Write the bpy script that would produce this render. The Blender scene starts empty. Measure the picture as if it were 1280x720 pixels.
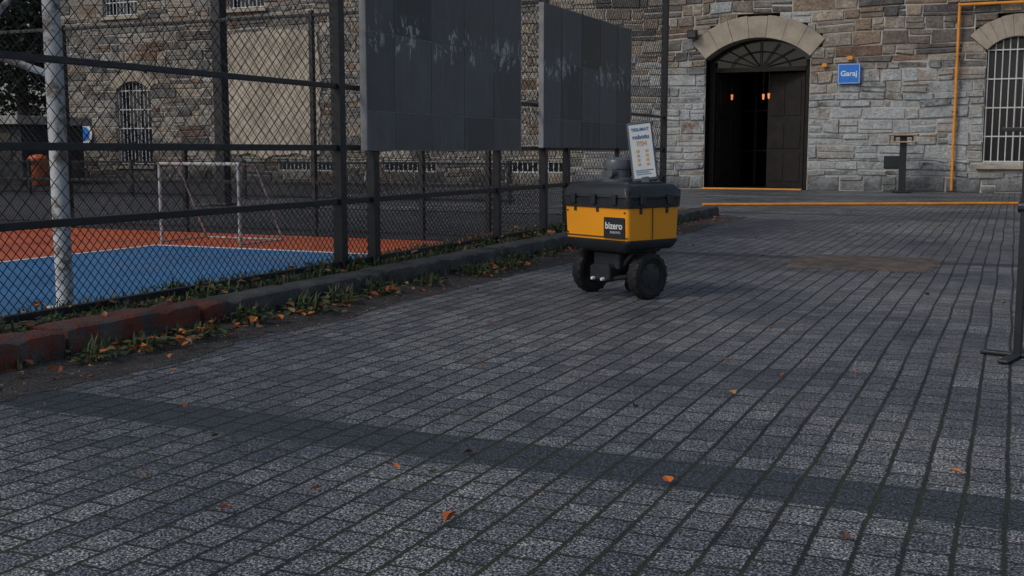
import bpy, math, random
from mathutils import Vector, Matrix, noise as mnoise
random.seed(7)
R=random.random
def U(a,b): return a+(b-a)*random.random()
scene=bpy.context.scene
# ------------------------------------------------------------------ node helpers
class NT:
    def __init__(s,name,rough=0.8,metal=0.0,spec=0.5):
        s.m=bpy.data.materials.new(name); s.m.use_nodes=True
        s.t=s.m.node_tree; s.n=s.t.nodes; s.l=s.t.links
        s.b=s.n["Principled BSDF"]
        s.b.inputs["Roughness"].default_value=rough; s.b.inputs["Metallic"].default_value=metal
        s.b.inputs["Specular IOR Level"].default_value=spec
        s.tc=s.n.new("ShaderNodeTexCoord").outputs["Object"]
    def set(s,sock,v):
        if isinstance(v,bpy.types.NodeSocket): s.l.new(v,sock)
        elif isinstance(v,(tuple,list)):
            sock.default_value=tuple(v)+((1,) if len(v)==3 and len(sock.default_value)==4 else ())
        else: sock.default_value=v
    def math(s,op,a,b=None,c=None):
        n=s.n.new("ShaderNodeMath"); n.operation=op
        s.set(n.inputs[0],a)
        if b is not None: s.set(n.inputs[1],b)
        if c is not None: s.set(n.inputs[2],c)
        return n.outputs[0]
    def noise(s,scale,detail=3,rough=0.55,vec=None,dist=0.0):
        n=s.n.new("ShaderNodeTexNoise"); s.set(n.inputs["Vector"],vec or s.tc)
        n.inputs["Scale"].default_value=scale; n.inputs["Detail"].default_value=detail
        n.inputs["Roughness"].default_value=rough; n.inputs["Distortion"].default_value=dist
        return n.outputs["Fac"]
    def mapr(s,v,a,b,c=0.0,d=1.0,smooth=False):
        n=s.n.new("ShaderNodeMapRange"); s.set(n.inputs[0],v)
        if smooth: n.interpolation_type='SMOOTHSTEP'
        for i,x in zip((1,2,3,4),(a,b,c,d)): n.inputs[i].default_value=x
        return n.outputs[0]
    def mix(s,f,a,b,mode='MIX'):
        n=s.n.new("ShaderNodeMix"); n.data_type='RGBA'; n.blend_type=mode
        s.set(n.inputs[0],f); s.set(n.inputs[6],a); s.set(n.inputs[7],b)
        return n.outputs[2]
    def scalevec(s,v3,vec=None):
        n=s.n.new("ShaderNodeVectorMath"); n.operation='MULTIPLY'
        s.set(n.inputs[0],vec or s.tc); n.inputs[1].default_value=v3
        return n.outputs[0]
    def xyz(s,vec=None):
        n=s.n.new("ShaderNodeSeparateXYZ"); s.set(n.inputs[0],vec or s.tc); return n.outputs
    def comb(s,x,y,z):
        n=s.n.new("ShaderNodeCombineXYZ"); s.set(n.inputs[0],x); s.set(n.inputs[1],y); s.set(n.inputs[2],z); return n.outputs[0]
    def white(s,vec):
        n=s.n.new("ShaderNodeTexWhiteNoise"); s.set(n.inputs["Vector"],vec); return n.outputs["Value"]
    def color(s,v): s.set(s.b.inputs["Base Color"],v)
    def rough(s,v): s.set(s.b.inputs["Roughness"],v)
    def bump(s,h,strength=0.5,dist=0.01):
        n=s.n.new("ShaderNodeBump"); n.inputs["Strength"].default_value=strength
        n.inputs["Distance"].default_value=dist; s.set(n.inputs["Height"],h)
        s.l.new(n.outputs[0],s.b.inputs["Normal"])
    def attr(s,name):
        n=s.n.new("ShaderNodeAttribute"); n.attribute_name=name; return n.outputs["Color"]
def sc(c,k): return tuple(x*k for x in c)
def pm(name,c,rough=0.7,metal=0.0,var=0.3,scale=6,bump=0.2,bs=60,bd=0.004,c2=None,spec=0.5):
    s=NT(name,rough,metal,spec)
    f=s.mapr(s.noise(scale,5,0.6),0.3,0.7)
    s.color(s.mix(f,sc(c,1-var),c2 or sc(c,1+var)))
    s.rough(s.mapr(s.noise(scale*2.3,4),0.3,0.7,max(0.05,rough-0.12),min(1,rough+0.12)))
    if bump: s.bump(s.noise(bs,4),bump,bd)
    return s.m
# ------------------------------------------------------------------ mesh builder
class MB:
    def __init__(s): s.v=[];s.f=[];s.mi=[];s.c=[]
    def add(s,vs,fs,m=0,col=(1,1,1),M=None):
        o=len(s.v)
        for p in vs:
            p=Vector(p)
            if M: p=M@p
            s.v.append(p[:])
        for f in fs: s.f.append([i+o for i in f]); s.mi.append(m); s.c.append(col)
    def box(s,x0,x1,y0,y1,z0,z1,m=0,col=(1,1,1),M=None):
        s.add([(x0,y0,z0),(x1,y0,z0),(x1,y1,z0),(x0,y1,z0),(x0,y0,z1),(x1,y0,z1),(x1,y1,z1),(x0,y1,z1)],
              [(0,3,2,1),(4,5,6,7),(0,1,5,4),(1,2,6,5),(2,3,7,6),(3,0,4,7)],m,col,M)
    def cbox(s,c,d,m=0,M=None,b=0.0):
        x,y,z=c; a,e,h=[t/2 for t in d]
        if b<=0: s.box(x-a,x+a,y-e,y+e,z-h,z+h,m,M=M); return
        s.loft([(z-h,2*a-2*b,2*e-2*b,0),(z-h+b,2*a,2*e,0),(z+h-b,2*a,2*e,0),(z+h,2*a-2*b,2*e-2*b,0)],m,(x,y),r0=b,M=M)
    def tube(s,p0,p1,r,n=8,m=0,caps=True,r1=None,M=None):
        p0=Vector(p0);p1=Vector(p1);d=(p1-p0)
        if d.length<1e-6: return
        d.normalize(); a=d.orthogonal().normalized(); b=d.cross(a); r1=r if r1 is None else r1
        vs=[]
        for p,rr in ((p0,r),(p1,r1)):
            for i in range(n):
                t=2*math.pi*i/n; vs.append(p+(a*math.cos(t)+b*math.sin(t))*rr)
        fs=[(i,(i+1)%n,n+(i+1)%n,n+i) for i in range(n)]
        if caps: fs+= [tuple(range(n-1,-1,-1)),tuple(range(n,2*n))]
        s.add(vs,fs,m,M=M)
    def lathe(s,prof,n=28,m=0,M=None):
        vs=[];fs=[]
        for r,z in prof:
            for i in range(n):
                t=2*math.pi*i/n; vs.append((r*math.cos(t),r*math.sin(t),z))
        for k in range(len(prof)-1):
            for i in range(n):
                j=(i+1)%n; fs.append((k*n+i,k*n+j,(k+1)*n+j,(k+1)*n+i))
        fs.append(tuple(range(n-1,-1,-1))); fs.append(tuple(range((len(prof)-1)*n,len(prof)*n)))
        s.add(vs,fs,m,M=M)
    def loft(s,secs,m=0,c=(0,0),r0=0.03,seg=4,M=None):
        vs=[];fs=[];N=4*(seg+1)
        for z,w,d,r in secs:
            r=r or r0; r=min(r,w/2-1e-4,d/2-1e-4)
            for q,(sx,sy) in enumerate(((1,1),(-1,1),(-1,-1),(1,-1))):
                for k in range(seg+1):
                    t=math.pi/2*(q+k/seg)
                    vs.append((c[0]+sx*(w/2-r)+r*math.cos(t),c[1]+sy*(d/2-r)+r*math.sin(t),z))
        for k in range(len(secs)-1):
            for i in range(N):
                j=(i+1)%N; fs.append((k*N+i,k*N+j,(k+1)*N+j,(k+1)*N+i))
        fs.append(tuple(range(N-1,-1,-1))); fs.append(tuple(range((len(secs)-1)*N,len(secs)*N)))
        s.add(vs,fs,m,M=M)
    def build(s,name,mats,parent=None,smooth=False,bevel=0,usecol=False):
        me=bpy.data.meshes.new(name); me.from_pydata(s.v,[],s.f); 
        for mt in mats: me.materials.append(mt)
        me.polygons.foreach_set("material_index",s.mi)
        if usecol:
            ca=me.color_attributes.new("Col",'FLOAT_COLOR','CORNER'); a=[]
            for f,c in zip(s.f,s.c): a+=list(c+(1,))*len(f)
            ca.data.foreach_set("color",a)
        me.update()
        ob=bpy.data.objects.new(name,me); scene.collection.objects.link(ob)
        if smooth:
            me.polygons.foreach_set("use_smooth",[True]*len(me.polygons))
            try: me.set_sharp_from_angle(angle=math.radians(35))
            except Exception: pass
        if bevel:
            b=ob.modifiers.new("bev",'BEVEL'); b.width=bevel; b.segments=2; b.limit_method='ANGLE'
        if parent: ob.parent=parent
        return ob
def empty(name,loc=(0,0,0),rz=0):
    e=bpy.data.objects.new(name,None); scene.collection.objects.link(e); e.location=loc; e.rotation_euler=(0,0,rz); e.empty_display_size=0.2; return e
def text(name,body,size,mat,parent,loc,rot,extr=0.001,off=0.0):
    c=bpy.data.curves.new(name,'FONT'); c.body=body; c.size=size; c.extrude=extr; c.align_x='CENTER'; c.align_y='CENTER'; c.offset=off
    c.materials.append(mat); o=bpy.data.objects.new(name,c); scene.collection.objects.link(o)
    o.parent=parent; o.location=loc; o.rotation_euler=rot; return o
# ------------------------------------------------------------------ materials
def paving_mat():
    s=NT("concrete_pavers",0.8)
    W,L=0.115,0.155
    wob=s.noise(5,2)
    x,y,z=s.xyz()
    xw=s.math('ADD',x,s.math('MULTIPLY',s.math('SUBTRACT',s.noise(0.6,2),0.5),0.04))
    xw=s.math('ADD',xw,s.math('MULTIPLY',s.math('SUBTRACT',s.noise(9,2),0.5),0.007))
    yw=s.math('ADD',y,s.math('MULTIPLY',s.math('SUBTRACT',wob,0.5),0.02))
    cx=s.math('DIVIDE',s.math('ADD',xw,50.0),W); col=s.math('FLOOR',cx); fx=s.math('FRACT',cx)
    jit=s.math('MULTIPLY',s.white(s.comb(col,7.0,1.0)),0.16)
    cy=s.math('ADD',s.math('ADD',s.math('DIVIDE',s.math('ADD',yw,50.0),L),jit),s.math('MULTIPLY',s.math('MODULO',col,2.0),0.5))
    row=s.math('FLOOR',cy); fy=s.math('FRACT',cy)
    dx=s.math('MULTIPLY',s.math('MINIMUM',fx,s.math('SUBTRACT',1.0,fx)),W)
    dy=s.math('MULTIPLY',s.math('MINIMUM',fy,s.math('SUBTRACT',1.0,fy)),L)
    jn=s.mapr(s.noise(60,4,0.75),0.3,0.7)
    dxx=s.math('SUBTRACT',dx,s.math('MULTIPLY',jn,0.0095)); dyy=s.math('SUBTRACT',dy,s.math('MULTIPLY',jn,0.0070))
    mx=s.mapr(dxx,-0.001,0.0035,smooth=True); my=s.mapr(dyy,-0.001,0.0035,smooth=True)
    top=s.math('MINIMUM',mx,my)
    rnd=s.white(s.comb(col,row,3.0))
    sp=s.mapr(s.noise(135,1,0.6),0.50,0.56)
    sp2=s.mapr(s.noise(64,3,0.8),0.45,0.58)
    spk=s.math('ADD',s.math('MULTIPLY',sp,0.6),s.math('MULTIPLY',sp2,0.4))
    spk=s.math('POWER',spk,1.7)
    colr=s.mix(spk,(0.020,0.026,0.033),(0.88,0.89,0.90))
    colr=s.mix(1.0,colr,s.mix(rnd,(0.55,0.56,0.60),(1.06,1.05,1.03)),'MULTIPLY')
    big=s.mapr(s.noise(0.45,6,0.65),0.36,0.64)
    colr=s.mix(1.0,colr,s.mix(big,(0.42,0.45,0.50),(1.12,1.10,1.06)),'MULTIPLY')
    grime=s.mapr(s.noise(14,4,0.7),0.35,0.65)
    colr=s.mix(1.0,colr,s.mix(grime,(0.62,0.63,0.65),(1.12,1.12,1.12)),'MULTIPLY')
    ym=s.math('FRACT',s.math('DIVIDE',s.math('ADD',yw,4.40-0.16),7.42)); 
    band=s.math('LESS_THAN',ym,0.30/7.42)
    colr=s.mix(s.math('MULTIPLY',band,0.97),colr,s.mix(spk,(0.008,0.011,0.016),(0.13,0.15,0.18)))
    moss=s.math('MULTIPLY',s.mapr(s.noise(1.1,4,0.65),0.42,0.58),s.mapr(y,3.0,6.5,1.0,0.15))
    jc=s.mix(s.math('MULTIPLY',moss,0.9),(0.011,0.011,0.012),(0.026,0.042,0.011))
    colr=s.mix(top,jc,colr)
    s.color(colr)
    s.rough(s.math('ADD',s.mapr(s.noise(0.7,5,0.6),0.35,0.65,0.30,0.66),s.math('MULTIPLY',grime,0.08)))
    h=s.math('ADD',s.math('MULTIPLY',top,1.0),s.math('MULTIPLY',spk,0.2))
    h=s.math('ADD',h,s.math('MULTIPLY',rnd,0.25))
    s.bump(h,1.0,0.010)
    return s.m
M_pave=paving_mat()
def stone_mat():
    s=NT("rubble_stone",0.9,0,0.2)
    c=s.attr("Col")
    n1=s.mapr(s.noise(3.5,6,0.65),0.3,0.7); n2=s.mapr(s.noise(17,5,0.7),0.32,0.68)
    c=s.mix(1.0,c,s.mix(n1,(0.66,0.66,0.66),(1.15,1.13,1.1)),'MULTIPLY')
    c=s.mix(1.0,c,s.mix(n2,(0.58,0.58,0.59),(1.2,1.2,1.2)),'MULTIPLY')
    st=s.mapr(s.noise(1.0,4,0.6,vec=s.scalevec((1.6,1,0.25))),0.52,0.70)
    c=s.mix(s.math('MULTIPLY',st,0.45),c,(0.13,0.125,0.12))
    x,y,z=s.xyz()
    low=s.math('MULTIPLY',s.mapr(s.math('ADD',z,s.math('MULTIPLY',s.noise(0.8,3),1.4)),3.3,3.9,1,0),s.mapr(x,-9,-8,0,1))
    ww=s.math('MAXIMUM',s.math('MULTIPLY',s.mapr(s.noise(0.9,6,0.75),0.52,0.66),0.35),s.math('MULTIPLY',low,s.mapr(s.noise(2.6,6,0.8),0.40,0.56)))
    c=s.mix(s.math('MULTIPLY',ww,0.75),c,s.mix(n2,(0.38,0.415,0.43),(0.62,0.66,0.68)))
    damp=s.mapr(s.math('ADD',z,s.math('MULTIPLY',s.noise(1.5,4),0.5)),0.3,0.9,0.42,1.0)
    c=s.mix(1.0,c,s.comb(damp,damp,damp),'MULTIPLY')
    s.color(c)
    s.bump(s.math('ADD',s.noise(9,6,0.7),s.math('MULTIPLY',s.noise(55,4),0.3)),1.0,0.07)
    return s.m
M_stone=stone_mat()
M_mortar=pm("lime_mortar",(0.42,0.40,0.365),0.95,var=0.3,scale=2.5,bump=0.6,bs=40,bd=0.02)
M_arch=pm("dressed_stone",(0.36,0.31,0.25),0.9,var=0.25,scale=3,bump=0.5,bs=25,bd=0.02)
M_black=pm("black_fence_paint",(0.010,0.013,0.018),0.42,var=0.4,scale=12,bump=0.15)
M_wire=pm("dark_wire",(0.010,0.012,0.016),0.6,var=0.4,scale=5,bump=0)
M_white=pm("white_bars_paint",(0.6,0.62,0.62),0.5,var=0.12,scale=10,bump=0.1)
M_goal=pm("goal_worn_paint",(0.36,0.37,0.37),0.6,var=0.45,scale=10,bump=0.1)
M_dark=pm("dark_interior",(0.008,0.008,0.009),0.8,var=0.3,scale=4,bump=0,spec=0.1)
M_asph=pm("asphalt",(0.042,0.044,0.048),0.9,var=0.35,scale=1.2,bump=0.5,bs=120,bd=0.006)
def glassm():
    s=NT("window_glass",0.12,0,0.5); s.color(s.mix(s.noise(2,2),(0.010,0.012,0.015),(0.03,0.033,0.04))); return s.m
M_glass=glassm()
# ------------------------------------------------------------------ GROUND
def sheet(name,x0,x1,y0,y1,z,mat,nx=1,ny=1):
    mb=MB(); vs=[];fs=[]
    for j in range(ny+1):
        for i in range(nx+1):
            vs.append((x0+(x1-x0)*i/nx,y0+(y1-y0)*j/ny,z))
    for j in range(ny):
        for i in range(nx):
            a=j*(nx+1)+i; fs.append((a,a+1,a+nx+2,a+nx+1))
    mb.add(vs,fs); return mb.build(name,[mat])
sheet("ground",-300,300,-200,400,-0.012,M_asph)
sheet("pavement",-4.1,16,-6,29.32,0,M_pave)
sheet("pavement",-14,-4.1,16.7,29.32,0,M_pave)
# gutter strip
s=NT("gutter_dirt",0.9); f=s.mapr(s.noise(7,6,0.7),0.35,0.7); g=s.mapr(s.noise(140,2,0.7),0.55,0.62)
s.color(s.mix(s.math('MULTIPLY',g,0.6),s.mix(f,(0.014,0.014,0.014),(0.075,0.07,0.062)),(0.3,0.29,0.27))); s.bump(s.noise(60,5,0.7),0.9,0.02)
M_gut=s.m
mb=MB(); vs=[];fs=[]; n=500
for j in range(n+1):
    y=-3+20*j/n; e=-3.64+0.10*mnoise.noise(Vector((0.3,y*1.3,0)))+0.05*mnoise.noise(Vector((5,y*7,0)))+0.03*mnoise.noise(Vector((8,y*25,0)))
    vs+=[(-4.12,y,0.030),(-3.9,y,0.014+0.008*mnoise.noise(Vector((1,y*4,2)))),(e,y,0.0015)]
for j in range(n):
    a=j*3; fs+=[(a,a+1,a+4,a+3),(a+1,a+2,a+5,a+4)]
mb.add(vs,fs); mb.build("gutter",[M_gut],smooth=True)
# kerb
s=NT("kerb_concrete",0.88); x,y,z=s.xyz()
n1=s.mapr(s.noise(4,6,0.7),0.3,0.7)
base=s.mix(n1,(0.024,0.025,0.027),(0.12,0.118,0.115))
redm=s.math('MULTIPLY',s.math('MULTIPLY',s.mapr(y,5.15,5.2,1,0),s.mapr(s.noise(6,6,0.75),0.42,0.52)),s.mapr(s.noise(1.0,2),0.2,0.35))
s.color(s.mix(s.math('MULTIPLY',redm,0.85),base,s.mix(n1,(0.08,0.018,0.010),(0.24,0.055,0.025))))
s.bump(s.math('ADD',s.noise(12,6,0.7),s.math('MULTIPLY',s.noise(70,4),0.3)),0.9,0.035); M_kerb=s.m
kerb=empty("kerb")
y=-3.0
while y<16.5:
    L=0.98; mb=MB(); nseg=14; vs=[];fs=[]
    j0=U(-0.012,0.012); zt=0.158+U(-0.012,0.008); tilt=U(-0.01,0.01)
    prof=[(0.0,-0.03),(0.0,0.11),(-0.008,0.145),(-0.03,0.158),(-0.2,0.158),(-0.26,0.145),(-0.26,-0.03)]
    for k in range(nseg+1):
        yy=y+0.008+(L-0.016)*k/nseg
        e=0.02 if k in (0,nseg) else 0
        for (px,pz) in prof:
            nn=mnoise.noise(Vector((px*9,yy*5,pz*11)))
            nn2=mnoise.noise(Vector((px*3+9,yy*14,pz*3)))
            chip=max(0,nn2-0.25)*0.06 if pz>0.13 else 0
            q=pz if pz<0 else pz*(zt/0.158)-e*0.5*(pz>0.1)-chip+0.005*nn
            vs.append((-4.08+j0+px-e*0.4*(px>-0.1)+0.006*nn+tilt*(k/nseg-.5),yy,q))
    P=len(prof)
    for k in range(nseg):
        for i in range(P-1):
            fs.append((k*P+i,(k+1)*P+i,(k+1)*P+i+1,k*P+i+1))
    fs.append(tuple(range(P))); fs.append(tuple(reversed(range(nseg*P,nseg*P+P))))
    mb.add(vs,fs); mb.build("kerb_stone",[M_kerb],kerb,smooth=True); y+=1.0
mb=MB(); 
mb.box(-5.0,-4.37,16.3,16.55,-0.02,0.15)
mb.build("kerb_return",[M_kerb],kerb,bevel=0.02)
s=NT("soil",0.95); f=s.mapr(s.noise(6,6,0.7),0.35,0.65); s.color(s.mix(f,(0.02,0.018,0.014),(0.075,0.06,0.042))); s.bump(s.noise(35,6,0.75),1.0,0.04); M_soil=s.m
mb=MB(); vs=[];fs=[]; nx,ny=6,160
for j in range(ny+1):
    for i in range(nx+1):
        x=-4.9+0.6*i/nx; y=-3+19.3*j/ny
        vs.append((x,y,0.105+0.025*mnoise.noise(Vector((x*4,y*4,0)))))
for j in range(ny):
    for i in range(nx):
        a=j*(nx+1)+i; fs.append((a,a+1,a+nx+2,a+nx+1))
mb.add(vs,fs); mb.build("planting_bed",[M_soil],smooth=True)
# court
def court_mat(name,a,b):
    s=NT(name,0.5); f=s.mapr(s.noise(1.5,6,0.65),0.3,0.7); g=s.mapr(s.noise(9,6,0.75),0.5,0.72)
    c=s.mix(f,a,b); s.color(s.mix(s.math('MULTIPLY',g,0.45),c,sc(b,1.35))); s.rough(s.mapr(s.noise(1.1,4),0.35,0.65,0.25,0.65)); s.bump(s.noise(90,3),0.3,0.003); return s.m
M_blue=court_mat("court_blue",(0.018,0.11,0.27),(0.04,0.185,0.40)); M_or=court_mat("court_orange",(0.40,0.065,0.016),(0.55,0.115,0.03))
M_line=pm("court_line",(0.62,0.66,0.68),0.6,var=0.2,scale=8,bump=0)
court=empty("sports_court")
for o in (sheet("orange_border",-13.5,-4.9,-6,11.15,-0.004,M_or),sheet("blue_field",-8.3,-4.9,-6,9.4,0.0,M_blue)): o.parent=court
mb=MB()
for (x0,x1,y0,y1) in ((-8.34,-8.28,-6,9.4),(-8.34,-4.95,9.401,9.45),(-5.38,-5.33,-6,9.39)): mb.box(x0,x1,y0,y1,-0.003,0.004)
ob=mb.build("white_lines",[M_line],court)
# manhole slab
s=NT("worn_stone_slab",0.9); s.color(s.mix(s.mapr(s.noise(5,6,0.7),0.3,0.7),(0.035,0.030,0.028),(0.19,0.145,0.12))); s.bump(s.noise(40,5),0.9,0.03)
mb=MB(); vs=[(0,0,0.018)]; n=60
for k in range(n):
    t=2*math.pi*k/n; c_,s_=math.cos(t),math.sin(t); q=0.60/max(abs(c_),abs(s_))**0.85*(1+0.09*mnoise.noise(Vector((c_*3,s_*3,0)))+0.05*mnoise.noise(Vector((c_*11,s_*11,0))))
    vs.append((q*c_,q*s_,0.014+0.008*mnoise.noise(Vector((c_*7,s_*7,2)))))
for k in range(n):
    t=2*math.pi*k/n; v=vs[1+k]; vs.append((v[0]*1.06,v[1]*1.06,0.001))
fs=[(0,1+k,1+(k+1)%n) for k in range(n)]+[(1+k,1+n+k,1+n+(k+1)%n,1+(k+1)%n) for k in range(n)]
mb.add(vs,fs); o=mb.build("manhole_cover",[s.m]); o.location=(-1.2,10.45,0); 
# ------------------------------------------------------------------ BUILDING
YB=29.3
bld=empty("stone_building",(0,0,0))
ops=[dict(cx=-6.15,hw=1.33,z0=0,sp=3.35,rise=0.50,t=0.55,k='door'),
     dict(cx=-0.08,hw=0.66,z0=0.66,sp=3.35,rise=0.30,t=0.5,k='win'),
     dict(cx=-26.6,hw=0.72,z0=0.5,sp=2.95,rise=0.30,t=0.35,k='win'),
     dict(cx=5.0,hw=0.66,z0=0.66,sp=3.35,rise=0.30,t=0.5,k='win')]
for cx in (-27.0,-22,-17,-12,-6.15,-0.08,5): ops.append(dict(cx=cx,hw=0.7,z0=5.35,sp=7.2,rise=0.25,t=0.3,k='win'))
for (a,b) in ((-17.2,-15.4),(-13.2,-11.4),(-21,-18.9)): ops.append(dict(cx=(a+b)/2,hw=(b-a)/2,z0=0.36,sp=0.72,rise=0,t=0,k='vent'))
for o in ops:
    if o['rise']>0:
        o['R']=(o['hw']**2+o['rise']**2)/(2*o['rise']); o['zc']=o['sp']+o['rise']-o['R']; o['a']=math.asin(o['hw']/o['R'])
def blocked(z,h):
    r=[]
    for o in ops:
        zm=z+h/2
        if zm<o['z0']: continue
        if o['rise']==0:
            if zm<o['sp']: r.append((o['cx']-o['hw'],o['cx']+o['hw']))
            continue
        if zm<o['sp']: w=o['hw']
        else:
            q=(o['R']+o['t'])**2-(zm-o['zc'])**2
            if q<=0 or zm>o['zc']+o['R']+o['t']: continue
            w=min(math.sqrt(q),o['hw']+(zm-o['sp'])*math.tan(o['a']))-0.05
        r.append((o['cx']-w,o['cx']+w))
    return sorted(r)
X0,X1,ZT=-29.7,9.0,8.6
warm=[(0.38,0.295,0.22),(0.44,0.365,0.28),(0.29,0.245,0.205),(0.50,0.43,0.345),(0.30,0.205,0.155),(0.40,0.355,0.30),(0.20,0.18,0.165),(0.16,0.15,0.145)]
cool=[(0.50,0.535,0.55),(0.44,0.47,0.49),(0.57,0.59,0.59),(0.40,0.425,0.44),(0.48,0.48,0.46),(0.30,0.305,0.305),(0.44,0.40,0.35),(0.22,0.225,0.23)]
grey=[(0.37,0.345,0.305),(0.43,0.395,0.34),(0.30,0.28,0.25),(0.48,0.445,0.39),(0.21,0.20,0.19)]
wall=MB(); back=MB()
rows=[0.0]
while rows[-1]<ZT:
    rows.append(rows[-1]+random.choice((0.17,0.22,0.26,0.3,0.34)))
for t in (0.36,0.66,0.72,0.5,5.35):
    i=min(range(len(rows)),key=lambda k:abs(rows[k]-t)); 
    if rows[i]!=t and abs(rows[i]-t)<0.1 and i>0: rows[i]=t
    else: rows.append(t)
rows=sorted(set(rows))
def wav(x,z): return 0.07*mnoise.noise(Vector((x*0.5,z*0.7,0)))*(1 if z>0.2 else 0)
for z,zn in zip(rows[:-1],rows[1:]):
    h=zn-z
    if h<0.03: continue
    bl=blocked(z,h); cur=X0; iv=[]
    for a,b in bl:
        if a>cur: iv.append((cur,a))
        cur=max(cur,b)
    iv.append((cur,X1))
    for a,b in iv:
        back.box(a,b,YB,YB+0.5,z,zn,0)
        x=a
        while x<b-1e-4:
            w=U(0.2,1.15)*(0.75 if h<0.2 else 1)
            if b-(x+w)<0.22: w=b-x
            pal=grey
            xm=x+w/2
            if xm>-11:
                lim=2.7+0.6*mnoise.noise(Vector((xm*0.6,0,0)))+ (0.6 if xm<-7.5 else 0)
                pal=cool if z+h/2<lim else warm
                if random.random()<0.12: pal=warm if pal is cool else cool
            elif random.random()<0.4: pal=warm
            c=random.choice(pal); k=U(0.82,1.1)
            c=sc(c,k)
            g=0.008; bv=min(0.022,h*0.12)
            parts=[(z,zn,x,x+w)]
            q=random.random()
            if h>0.22 and q<0.3: 
                f_=U(0.3,0.7); parts=[(z,z+h*f_,x,x+w),(z+h*f_,zn,x,x+w)]
            elif h>0.24 and q<0.55 and w>0.5:
                xs=x+w*U(0.35,0.65); fz=U(0.35,0.65); parts=[(z,zn,x,xs),(z,z+h*fz,xs,x+w),(z+h*fz,zn,xs,x+w)]
            for (za,zb,xa_,xb_) in parts:
                p=U(0.010,0.055)
                J=lambda: U(-0.022,0.022)
                o4=[(xa_+g,za+g),(xb_-g,za+g),(xb_-g,zb-g),(xa_+g,zb-g)]
                ed=1.0 if (xa_>a+0.01 and xb_<b-0.01) else 0.0
                o4=[(a_+J()*0.8*ed,b_+J()*0.7+wav(a_,b_)) for a_,b_ in o4]
                i4=[(o4[0][0]+bv,o4[0][1]+bv),(o4[1][0]-bv,o4[1][1]+bv),(o4[2][0]-bv,o4[2][1]-bv),(o4[3][0]+bv,o4[3][1]-bv)]
                i4=[(a_+J()*.8,b_+J()*.8) for a_,b_ in i4]
                vs=[(q_[0],YB+0.004,q_[1]) for q_ in o4]+[(q_[0],YB-p+U(-0.009,0.009),q_[1]) for q_ in i4]
                wall.add(vs,[(4,5,6,7),(0,1,5,4),(1,2,6,5),(2,3,7,6),(3,0,4,7)],0,sc(c,U(0.85,1.12)))
            x+=w
wall.build("walls",[M_stone],bld,usecol=True)
back.box(X0,X0+0.4,YB+0.5,YB+12,0,ZT); back.box(X1-0.4,X1,YB+0.5,YB+12,0,ZT); back.box(X0,X1,YB+12,YB+12.4,0,ZT)
back.build("wall_core",[M_mortar],bld)
arch=MB(); bars=MB(); dark=MB(); sill=MB()
for o in ops:
    cx,hw=o['cx'],o['hw']
    if o['rise']>0:
        nv=7 if o['k']=='door' else 9; a=o['a']
        for i in range(nv):
            t0=-a+2*a*i/nv+0.0015; t1=-a+2*a*(i+1)/nv-0.0015; pj=0.07+U(-0.006,0.006); sub=3
            tt=o['t']*U(0.97,1.03); vs=[]
            for yy in (YB-pj,YB+0.5):
                for k in range(sub+1):
                    t=t0+(t1-t0)*k/sub
                    for r in (o['R'],o['R']+tt): vs.append((cx+r*math.sin(t),yy,o['zc']+r*math.cos(t)))
            n2=2*(sub+1); fs=[]
            for k in range(sub):
                q=2*k; fs+=[(q,q+2,q+3,q+1),(n2+q,n2+q+1,n2+q+3,n2+q+2),(q,n2+q,n2+q+2,q+2),(q+1,q+3,n2+q+3,n2+q+1)]
            fs+=[(0,1,n2+1,n2),(n2-2,2*n2-2,2*n2-1,n2-1)]
            arch.add(vs,fs,0)
        ztop=lambda x: o['zc']+math.sqrt(max(0,o['R']**2-(x-cx)**2))
    else: ztop=lambda x:o['sp']
    if o['k']!='door':
        dark.box(cx-hw-0.1,cx+hw+0.1,YB+0.30,YB+0.34,o['z0']-0.1,o['sp']+o['rise']+0.15)
        nb=max(5,int(2*hw/0.15)); 
        for i in range(nb+1):
            x=cx-hw+0.04+(2*hw-0.08)*i/nb
            bars.tube((x,YB+0.06,o['z0']+0.01),(x,YB+0.06,ztop(x)-0.01),0.014,6)
        H=o['sp']-o['z0']
        for f in ((0.03,0.25,0.5,0.75,1.0) if o['k']=='win' else (0.1,0.9)):
            zz=o['z0']+H*f; bars.box(cx-hw+0.01,cx+hw-0.01,YB+0.045,YB+0.075,zz-0.014,zz+0.014)
        if o['k']=='win': 
            sill.cbox((cx,YB+0.02,o['z0']-0.05),(2*hw+0.25,0.3,0.10),0)
            for x in (cx-hw+0.04,cx,cx+hw-0.04): bars.box(x-0.03,x+0.03,YB+0.24,YB+0.29,o['z0'],ztop(min(max(x,cx-hw+.05),cx+hw-.05)),1)
arch.build("arch_surrounds",[M_arch],bld,bevel=0.006)
M_wframe=pm("window_frame_paint",(0.10,0.105,0.11),0.6,var=0.3)
bars.build("window_bars",[M_white,M_wframe],bld); dark.build("window_glass",[M_glass],bld); sill.build("window_sills",[M_arch],bld,bevel=0.01)
M_wood=pm("dark_door_wood",(0.012,0.010,0.009),0.6,var=0.4,scale=5,bump=0.3,spec=0.3)
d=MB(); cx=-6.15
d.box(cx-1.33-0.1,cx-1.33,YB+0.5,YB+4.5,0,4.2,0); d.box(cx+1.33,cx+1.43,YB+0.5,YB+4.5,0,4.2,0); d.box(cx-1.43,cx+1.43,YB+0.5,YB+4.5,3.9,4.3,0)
d.box(cx-1.33,cx+1.33,YB+0.03,YB+4.5,-0.01,0.03,0); d.box(cx-1.43,cx+1.43,YB+4.4,YB+4.5,0,4.3,0)
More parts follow.
